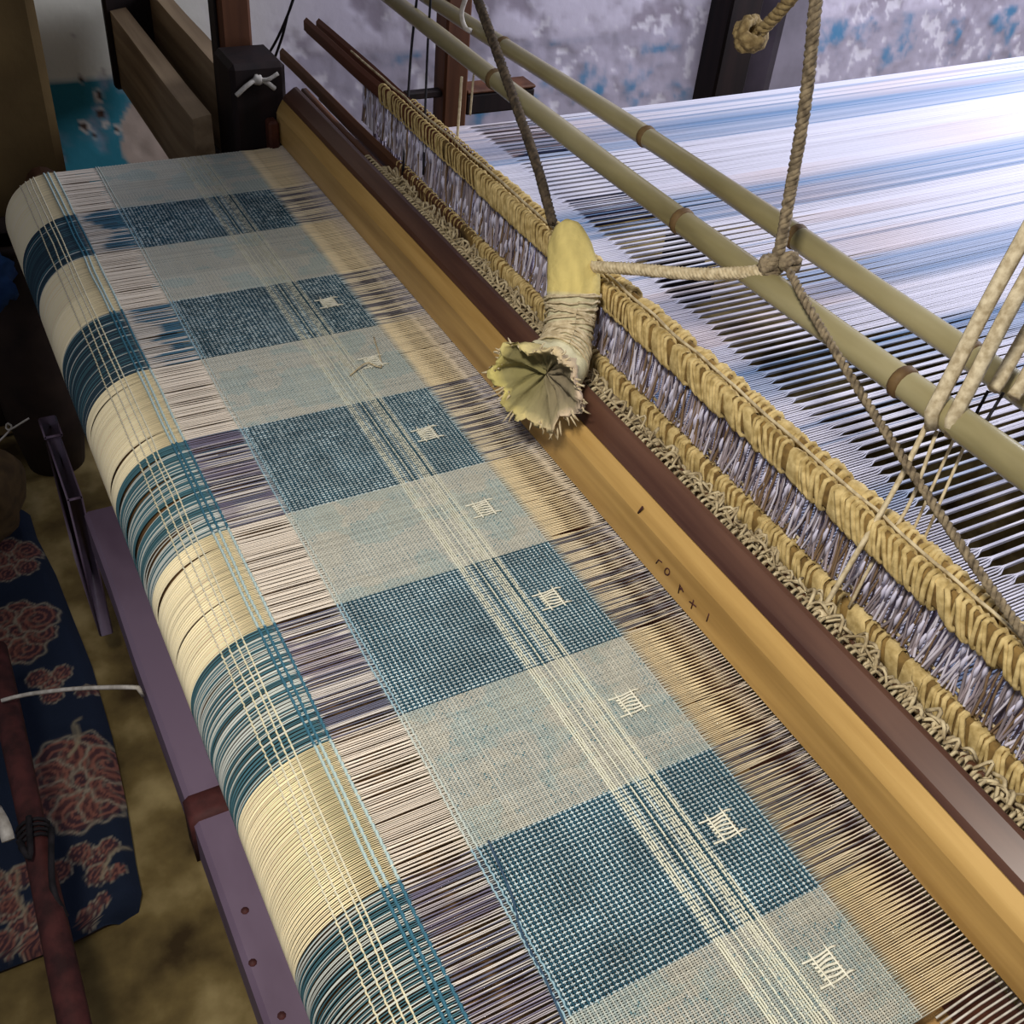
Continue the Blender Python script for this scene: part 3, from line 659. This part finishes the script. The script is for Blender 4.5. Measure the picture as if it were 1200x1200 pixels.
cord('second cream tie string just right of the one knotted on the reed cap', [onx((1098, 505), .52), onx((1066, 590), .51), onx((1022, 660), .495), onx((995, 712), .486)], .0013, M_string)
mb = MB(); mb.add(*blob(onx((962, 720), .46), (.0055, .007, .005), 4, 10, 8))
o = mb.build('string_knot', M_string); tag(o, 'cream knot where the tie string meets the reed cap', 'knot')
for lab, a, b, m in (('black string dropping from the rear pole strap, left of the pair', (1158, 458), (1136, 500), M_black), ('black string dropping from the rear pole strap, right of the pair', (1176, 460), (1150, 503), M_black),
                     ('pale string crossing the warp gaps toward the rear heald, nearest the stay rope', (1122, 505), (1062, 640), M_string), ('pale string over the warp gaps ending at the rear heald, farther right', (1140, 500), (1076, 648), M_string)):
    cord(lab, [onx(a, .575 if m is M_black else .56), onx(b, .56 if m is M_black else .525)], .0011, m)
mb = MB()
for i in range(8): mb.add(*sweep(spline([onx((1052 + random.uniform(-8, 24), 640 + random.uniform(-8, 16)), .506), onx((1056 + random.uniform(-8, 24), 636 + random.uniform(-8, 14)), .512), onx((1060 + random.uniform(-12, 26), 648 + random.uniform(-8, 14)), .504)], 7), .0013, 5))
o = mb.build('string_knot', M_string); tag(o, 'tangled cream knot on the upper bars of the healds', 'knot')
for lab, pts, r, m, xx in (
    ('dark string hanging at far left from the front pole down to the lower heald bar', [(489, -5), (482, 60), (476, 150), (472, 205)], .0016, M_black, (.522, .52, .498, .487)),
    ('dark string right beside it dropping from the front pole to the upper heald bar', [(505, -5), (502, 40), (499, 110), (496, 205)], .0014, M_black, (.522, .52, .505, .487)),
    ('pale string with a fluffy knot under the front pole near the brown upright', [(541, 90), (539, 120), (535, 175)], .0016, M_string, (.522, .522, .515)),
    ('thin pale string just right of the fluffy knotted one', [(557, 75), (554, 100), (551, 135)], .0012, M_string, (.53, .53, .53))):
    cord(lab, [onx(p, x) for p, x in zip(pts, xx)], r, m)
cord('white cord loop over the far end of the rear pole', [onx((548, -8), .56), onx((541, 15), .555), onx((545, 32), .558), onx((552, 36), .562)], .0028, M_white, 'cord_loop')
# thin black strings tied above the sley end
for lab, pts in (('black knotted string hanging at the far left over the beater end', [(345, -5), (337, 18), (325, 45), (313, 66)]), ('second black string splaying from the same knot toward the bar', [(337, 18), (331, 42), (322, 68)])):
    cord(lab, [onx(p, .45) for p in pts], .0018, M_black)

# ------------------------------------------------------------------ rag bundle hanging from the heald
rb = thing('rag_bundle', 'yellowish rag bundle bound round and flaring into a crumpled open end over the beater', 'bundle', (.43, .66, .05))
axis = spline([onx((664, 258), .468), onx((668, 290), .462), onx((672, 330), .455), onx((668, 370), .447), onx((664, 400), .438), onx((655, 425), .420), onx((640, 442), .402)], 44)
px = np.interp(np.linspace(0, 1, 44), [0, .05, .16, .30, .42, .50, .60, .68, .78, .88, 1.0], [3, 15, 23, 28, 28, 25, 24, 24, 26, 30, 36]) * .00080
T, Nn, B = frames(axis); ns = 40; a = np.arange(ns) * 2 * math.pi / ns; VV = []; cc = []
for i in range(44):
    u = i / 43
    wr = .05 + .5 * max(0, u - .72)
    rr = px[i] * (1 + wr * (vnoise(np.cos(a) * 3 + 9, np.sin(a) * 3 + u * 7, 3) - .5) * 2 + .035 * np.sin(u * 130 + 3 * np.sin(a * 2)) * (.45 < u < .85) + .02 * np.sin(a * 9 + u * 4) * (u < .45))
    VV.append(axis[i] + rr[:, None] * (np.cos(a)[:, None] * Nn[i] + np.sin(a)[:, None] * B[i]))
    base = lin(214, 194, 122) if u < .44 else lin(206, 198, 162)
    cn = fbm(np.cos(a) * 4 + 5, np.sin(a) * 4 + u * 9, 6, 3)[:, None]
    cc.append(base * (.75 + .5 * cn))
VV = np.array(VV).reshape(-1, 3); I = np.arange(44 * ns).reshape(44, ns)
F = [[I[i, j], I[i, (j + 1) % ns], I[i + 1, (j + 1) % ns], I[i + 1, j]] for i in range(43) for j in range(ns)] + [list(I[0])[::-1]]
mesh('bound_body', VV, F, M_rag, rb, col=np.array(cc).reshape(-1, 3))
mb = MB()
for u0 in np.linspace(.45, .84, 30):
    f = u0 * 43; i = int(f); P = []
    for t in np.linspace(0, 2 * math.pi, 22):
        r_ = px[i] * 1.05 + .0006; P.append(axis[i] + r_ * (math.cos(t) * Nn[i] + math.sin(t) * B[i]) + T[i] * (.003 * math.sin(t + u0 * 40) + random.gauss(0, .0006)))
    mb.add(*sweep(P, random.uniform(.0007, .0012), 5, False))
mb.build('binding_cord', M_string, rb, kind='stuff')
# the flared, crumpled cup: outer skirt then hollow inside
cen = onx((632, 448), .388); dirn = CAM - cen; dirn = dirn / np.linalg.norm(dirn)
ux = R.T @ np.array([1.0, 0, 0]); uy = R.T @ np.array([0, 1.0, 0])
face = dirn * .75 + uy * .55 - ux * .45; face /= np.linalg.norm(face)
e1 = np.cross(face, uy); e1 /= np.linalg.norm(e1); e2 = np.cross(face, e1)
na = 72; rings = [(.010, -.030), (.016, -.024), (.024, -.016), (.031, -.006), (.036, .003), (.037, .007), (.034, .0065), (.030, .001), (.023, -.007), (.015, -.013), (.006, -.016), (.0005, -.017)]
a = np.arange(na) * 2 * math.pi / na; VV = []; cc = []
out = np.array([.000, .0]) 
rim = 1 + .16 * (vnoise(np.cos(a) * 2.2 + 5, np.sin(a) * 2.2 + 5, 2) - .5) * 2 + .07 * np.sin(a * 7 + 1) + .06 * (vnoise(np.cos(a) * 9 + 15, np.sin(a) * 9 + 5, 8) - .5) * 2
for i, (r_, h) in enumerate(rings):
    k = r_ / .037; fold = .0024 * k * np.sin(a * 9 + 2 * np.sin(a * 2) + (1 if i < 6 else 0)) + .011 * (fbm(np.cos(a) * 8 + i * .5 + 9, np.sin(a) * 5 + 9, 4, 3) - .5) * 2
    rr = r_ * (1 + (rim - 1) * k)
    side = np.clip(.5 + .6 * (np.cos(a) * (e1 @ ux) + np.sin(a) * (e2 @ ux)), 0, 1)[:, None]
    VV.append(cen + rr[:, None] * (np.cos(a)[:, None] * e1 + np.sin(a)[:, None] * e2) + (h + fold)[:, None] * face)
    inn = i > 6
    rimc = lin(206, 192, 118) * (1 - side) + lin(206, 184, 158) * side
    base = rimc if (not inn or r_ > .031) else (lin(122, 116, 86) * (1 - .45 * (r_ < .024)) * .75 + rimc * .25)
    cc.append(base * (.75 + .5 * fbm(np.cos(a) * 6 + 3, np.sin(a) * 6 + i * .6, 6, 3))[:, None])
I = np.arange(len(rings) * na).reshape(len(rings), na)
F = [[I[i, j], I[i, (j + 1) % na], I[i + 1, (j + 1) % na], I[i + 1, j]] for i in range(len(rings) - 1) for j in range(na)]
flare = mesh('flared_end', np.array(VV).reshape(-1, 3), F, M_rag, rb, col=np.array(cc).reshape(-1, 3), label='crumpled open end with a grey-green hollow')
mb = MB()
for i in range(70):                         # frayed threads round the rim
    t = random.uniform(0, 6.283); j = int(t / 6.283 * na) % na; s = cen + .034 * rim[j] * (math.cos(t) * e1 + math.sin(t) * e2) + .004 * face
    d = (math.cos(t) * e1 + math.sin(t) * e2) * random.uniform(.004, .011) + face * random.uniform(-.004, .006) + np.array([0, 0, -.003])
    mb.add(*sweep(spline([s, s + d * .5 + np.array([random.gauss(0, .001), random.gauss(0, .001), 0]), s + d], 5), [.0011, .001, .0009, .0007, .0003], 4))
mb.build('frayed_edge', M_string, flare, kind='stuff')

# ------------------------------------------------------------------ far left: shuttle box, uprights
sb = thing('shuttle_box', 'dusty wooden shuttle box trough standing beyond the far cloth edge', 'box', (.35, 1.55, -.12))
mesh('near_board', *prism([(.316, -.085), (.316, .030), (.340, .034), (.342, -.085)], 1.345, 1.79, 16, .003, 3), M_greywood, sb, smooth=False)
mesh('far_board', *prism([(.378, -.085), (.378, .056), (.400, .058), (.401, -.085)], 1.452, 1.79, 16, .003, 4), M_greywood, sb, smooth=False)
mesh('trough_floor', *box((.3435, 1.45, -.085), (.3770, 1.765, -.06), .002), M_blackwood, sb, smooth=False)
mesh('end_block', *box((.308, 1.791, -.09), (.410, 1.81, .06), .004), M_blackwood, sb, smooth=False)
bp = thing('loom_upright', 'reddish wooden upright at the far end of the beater', 'post', (.40, 1.42, -.5))
mesh('shaft', *box((.378, 1.40, -.5), (.418, 1.445, 1.0), .004), M_postwood, bp, smooth=False)
mesh('side_strip', *box((.3745, 1.41, -.5), (.3775, 1.44, 1.0), .002), M_blackwood, bp, smooth=False)
pb = thing('picker_block', 'dark block with a white knotted string at the far beater end', 'block', (.395, 1.34, -.05))
mesh('block', *box((.362, 1.315, -.045), (.432, 1.389, .100), .006), M_blackwood, pb, smooth=False)
mesh('peg', *box((.400, 1.295, -.03), (.4135, 1.314, .035), .003), M_redwood, pb, smooth=False)
mb = MB(); c0 = ony((302, 93), 1.312)
P = [ony((277, 112), 1.31), ony((290, 100), 1.308), c0, ony((313, 97), 1.308), ony((322, 104), 1.308)]; mb.add(*sweep(spline(P, 14), .003, 6)); mb.add(*sweep(spline([c0, ony((314, 93), 1.306), ony((326, 86), 1.306)], 8), .0025, 6)); mb.add(*blob(c0, (.007, .006, .006), 4, 10, 8))
o = mb.build('white_string', M_white, pb)
# back upright and cross rails beyond the warp
y = 1.46; a = ony((522, 80), y); b = ony((547, 80), y)
ru = thing('loom_upright', 'brown square upright behind the far end of the warp sheet', 'post', ((a[0] + b[0]) / 2, y, -.5))
mesh('shaft', *box((a[0], y, -.5), (b[0] + .004, y + .04, 1.0), .003), M_postwood, ru, smooth=False)
mesh('peg', *box((a[0] - .06, y + .005, ony((510, 112), y)[2] - .006), (a[0] - .0005, y + .02, ony((510, 112), y)[2] + .005), .002), M_blackwood, ru, smooth=False)
a = ony((546, 122), y); 
cr_ = thing('back_crossbar', 'dark wooden crossbar running right from the brown back upright', 'bar', (1.0, 1.47, a[2]))
mesh('bar', *box((b[0] + .005, y + .004, a[2] - .02), (.885, y + .04, a[2] + .012), .003), M_blackwood, cr_, smooth=False)
mesh('top_cap', *box((b[0] + .005, y + .002, a[2] + .0125), (.885, y + .044, a[2] + .018), .002), M_postwood, cr_, smooth=False)
a = ony((840, 92), 1.50); b = ony((876, 92), 1.50)
du = thing('dark_upright', 'almost black upright post behind the warp sheet at upper right', 'post', ((a[0] + b[0]) / 2, 1.5, -.5))
mesh('shaft', *box((a[0], 1.50, -.5), (b[0], 1.56, 1.0), .004), M_blackwood, du, smooth=False)
mesh('foot', *box((a[0] - .02, 1.48, -.5), (b[0] + .02, 1.58, -.44), .004), M_blackwood, du, smooth=False)
bb = thing('warp_beam', 'wooden warp beam holding the far end of the striped warp', 'beam', (2.62, .66, -.05))
mesh('beam_core', *cyl_y(.05, -.02, 1.36, (2.63, -.032), 20), M_brown, bb)
mesh('beam_shaft', *cyl_y(.018, -.14, 1.5, (2.63, -.032), 12), M_brown, bb)

# ------------------------------------------------------------------ lower left: printed seat cloth, pole, odds and ends
zt = -Z0 + .035
def seat_outline(n=150):
    pts = [(0, 610), (40, 618), (62, 660), (105, 770), (128, 850), (145, 930), (156, 1000), (163, 1035), (158, 1050), (140, 1062), (80, 1092), (40, 1108), (0, 1124)]
    return [onz(p, zt)[:2] for p in pts]
ol = np.array(seat_outline()); nu, nv = 190, 260
ys = np.linspace(ol[-1][1] - .01, ol[0][1] + .02, nv); 
right = ol[1:10]; ro = right[np.argsort(right[:, 1])]
xr_ = np.interp(ys, ro[:, 1], ro[:, 0])
edge_y = np.array([ol[9], ol[10], ol[11], ol[12]])                 # the near edge slants to the left
U = np.linspace(0, 1, nu); x0 = -.42
XX = x0 + (xr_[None] - x0) * U[:, None]
ynear = np.interp(XX, edge_y[::-1, 0], edge_y[::-1, 1], left=edge_y[-1, 1]); ynear -= 0
YY2 = np.maximum(ys[None].repeat(nu, 0), ynear + (0))
f = fbm(XX * 7, YY2 * 7, 3, 3)
ed = np.minimum(U[::-1, None] * 30, 1.0)
ZZ = zt + .010 * (f - .5) - .02 * (1 - np.clip((xr_[None] - XX) / .02, 0, 1)) ** 2 - .02 * (1 - np.clip((YY2 - ynear) / .02, 0, 1)) ** 2
colp = np.tile(lin(28, 37, 54), (nu, nv, 1)) * (.8 + .4 * f[..., None])
def put(mask, c):
    m = np.clip(mask, 0, 1)[..., None]; return colp * (1 - m) + np.asarray(c) * m
rr_ = random.Random(11)
clusters = [((95, 915), .062, 9), ((20, 740), .055, 8), ((112, 1005), .030, 4), ((110, 1062), .020, 3), ((25, 1085), .035, 5), ((130, 1025), .018, 2), ((15, 655), .04, 6), ((60, 800), .03, 4), ((105, 805), .02, 3), ((70, 1020), .012, 1), ((10, 1040), .03, 4)]
for (p, rad_, k) in clusters:
    c = onz(p, zt)
    for i in range(k):
        a = 6.283 * i / max(1, k - 1) + .4; rd = rad_ * (.66 if i else 0) ; cx, cy = c[0] + rd * math.cos(a) * .8, c[1] + rd * math.sin(a)
        s = rad_ * (.42 if k > 1 else 1) * rr_.uniform(.8, 1.1)
        d = np.hypot(XX - cx, YY2 - cy) / s; th = np.arctan2(YY2 - cy, XX - cx)
        petal = sm(1.0, .92, d + .08 * np.sin(th * 7)); colp = put(petal * .6, lin(84, 52, 50))
        spi = .5 + .5 * np.cos(d * 17 - th); colp = put(sm(.62, .85, spi) * (d < .96) * .7, lin(150, 96, 80))
        colp = put(np.exp(-((d - 1.0 - .08 * np.sin(th * 7)) / .07) ** 2) * .8, lin(150, 140, 120))
for p0, p1, p2, p3 in (((90, 850), (93, 862), (90, 875), (80, 888)), ((95, 842), (86, 850), (90, 872), (80, 886)), ((150, 985), (135, 995), (125, 1010), (118, 1030)), ((0, 1030), (20, 1020), (20, 1050), (30, 1070))):
    for q in spline([onz(p, zt) for p in (p0, p1, p2, p3)], 60):
        colp = put(np.exp(-(((XX - q[0]) ** 2 + (YY2 - q[1]) ** 2) / .0016 ** 2)) * .35, lin(150, 138, 112))
seat = thing('seat_mat', 'dark blue printed cotton mat with orange spiral flowers beside the loom', 'mat', (-.15, .9, -Z0))
I = np.arange(nu * nv).reshape(nu, nv)
mesh('printed_cover', np.stack([XX, YY2, ZZ], -1), quad(I), M_print, seat, col=colp)
# padding under the cover
ex = np.concatenate([[(x0, ol[0][1] + .02)], [(xr_[k], ys[k]) for k in range(nv - 1, 0, -20)], [(a_, b_) for a_, b_ in edge_y[0:]], [(x0, edge_y[-1][1])]])
cxy = ex.mean(0); ins = cxy + (ex - cxy) * .985; m = len(ex)
VV = [(x_, y_, -Z0 + .004) for x_, y_ in ins] + [(x_, y_, zt - .02) for x_, y_ in ins]
mesh('padding', VV, [[i, (i + 1) % m, m + (i + 1) % m, m + i] for i in range(m)] + [list(range(m))[::-1], list(range(m, 2 * m))], M_pot, seat, smooth=False)
zp = -.30
tp = thing('treadle_pole', 'dark brown wooden pole running above the printed mat', 'pole', (-.05, .6, zp))
a = onz((-6, 760), zp); b = onz((100, 1260), zp); d = b - a
P = np.array([a + d * t for t in np.linspace(0, 1, 20)])
mesh('shaft', *sweep(P, .0115 * (1 + .05 * np.sin(np.linspace(0, 9, 20))), 12), M_rust, tp)
mb = MB()
for k in range(4):
    c = a + d * (.50 + .012 * k); T_, N_, B_ = frames(P); mb.add(*sweep([c + .0130 * (math.cos(t) * N_[0] + math.sin(t) * B_[0]) for t in np.linspace(0, 6.283, 14)], .0018, 5, False))
q = onz((22, 985), zp + .02); mb.add(*sweep(spline([a + d * .5 + np.array([0, 0, .018]), onz((35, 1005), zp + .02), q], 10), .0028, 5))
q2 = onz((78, 1075), zp); mb.add(*sweep(spline([a + d * .53 + np.array([.015, 0, .01]), onz((62, 1040), zp + .01), q2], 10), .0028, 5))
mb.build('dark_cord', M_black, tp)
mb = MB(); mb.add(*sweep(spline([onz((-5, 950), zp + .02), onz((5, 968), zp + .025), onz((10, 985), zp + .02)], 8), .006, 6)); o = mb.build('white_rag_tie', M_white, tp, label='white rag tie')
cord('thin white string stretched from the dark pole to the purple rail', [onz((2, 821), zp + .02), onz((30, 814), -.27), onz((90, 807), -.22), onz((163, 806), zr + .002), onz((168, 815), zr - .01)], .0022, M_white, 'white_string')
# clutter in the dark at the left edge
p = onz((8, 560), -.35)
sk = thing('sack', 'brown sackcloth bundle in the dark at the left edge', 'sack', (p[0] - .06, p[1], -Z0))
mesh('body', *blob((p[0] - .055, p[1] - .0, -.374), (.072, .072, .076), 12, 26, 18, .18, 2.2), M_sack, sk)
mesh('neck', *blob((p[0] - .055, p[1] + .01, -.291), (.022, .022, .022), 15, 16, 10, .25, 3), M_sack, sk)
cord('thin pale curl of thread in front of the sackcloth bundle', [onz((-4, 520), -.24), onz((8, 508), -.23), onz((14, 500), -.23), onz((8, 496), -.23), onz((10, 504), -.23), onz((34, 490), -.22)], .0012, M_white, 'thread_curl')
p = onz((18, 372), -.33)
pt = thing('basket', 'dark round basket rim peeping in at the left edge', 'basket', (p[0] - .06, p[1], -Z0))
mesh('body', *lathe([(.0, 0), (.06, 0), (.08, .08), (.09, .17), (.085, .17), (.074, .08), (.05, .01), (0, .01)], (p[0] - .06, p[1], -Z0), 30), M_pot, pt)
mesh('rim', *sweep([(p[0] - .06 + .088 * math.cos(t), p[1] + .088 * math.sin(t), -Z0 + .172) for t in np.linspace(0, 6.283, 40)], .006, 8, False), M_sack, pt)
p = onz((2, 328), -.15); mb = MB(); mb.add(*blob((p[0] - .012, p[1], p[2]), (.03, .025, .035), 31, 18, 12, .35, 2.6)); o = mb.build('blue_rag', M_blue); tag(o, 'bright blue crumpled rag at the left edge near the cloth roll', 'rag')
p = ony((12, 190), 1.44)
p = p + np.array([-.02, .02, 0]); jr = thing('dark_pot', 'dark rounded pot against the mud plastered pier behind the cloth', 'pot', (p[0] - .02, 1.42, -Z0))
mesh('body', *lathe([(0, 0), (.04, 0), (.055, .10), (.058, .20), (.055, .30), (.047, .345), (.042, .36)], (p[0] - .01, 1.42, -Z0), 28), M_pot, jr)
mesh('mouth', *lathe([(.042, 0), (.05, .008), (.05, .016), (.042, .018), (.034, .0)], (p[0] - .01, 1.42, -Z0 + .36), 28), M_pot, jr)
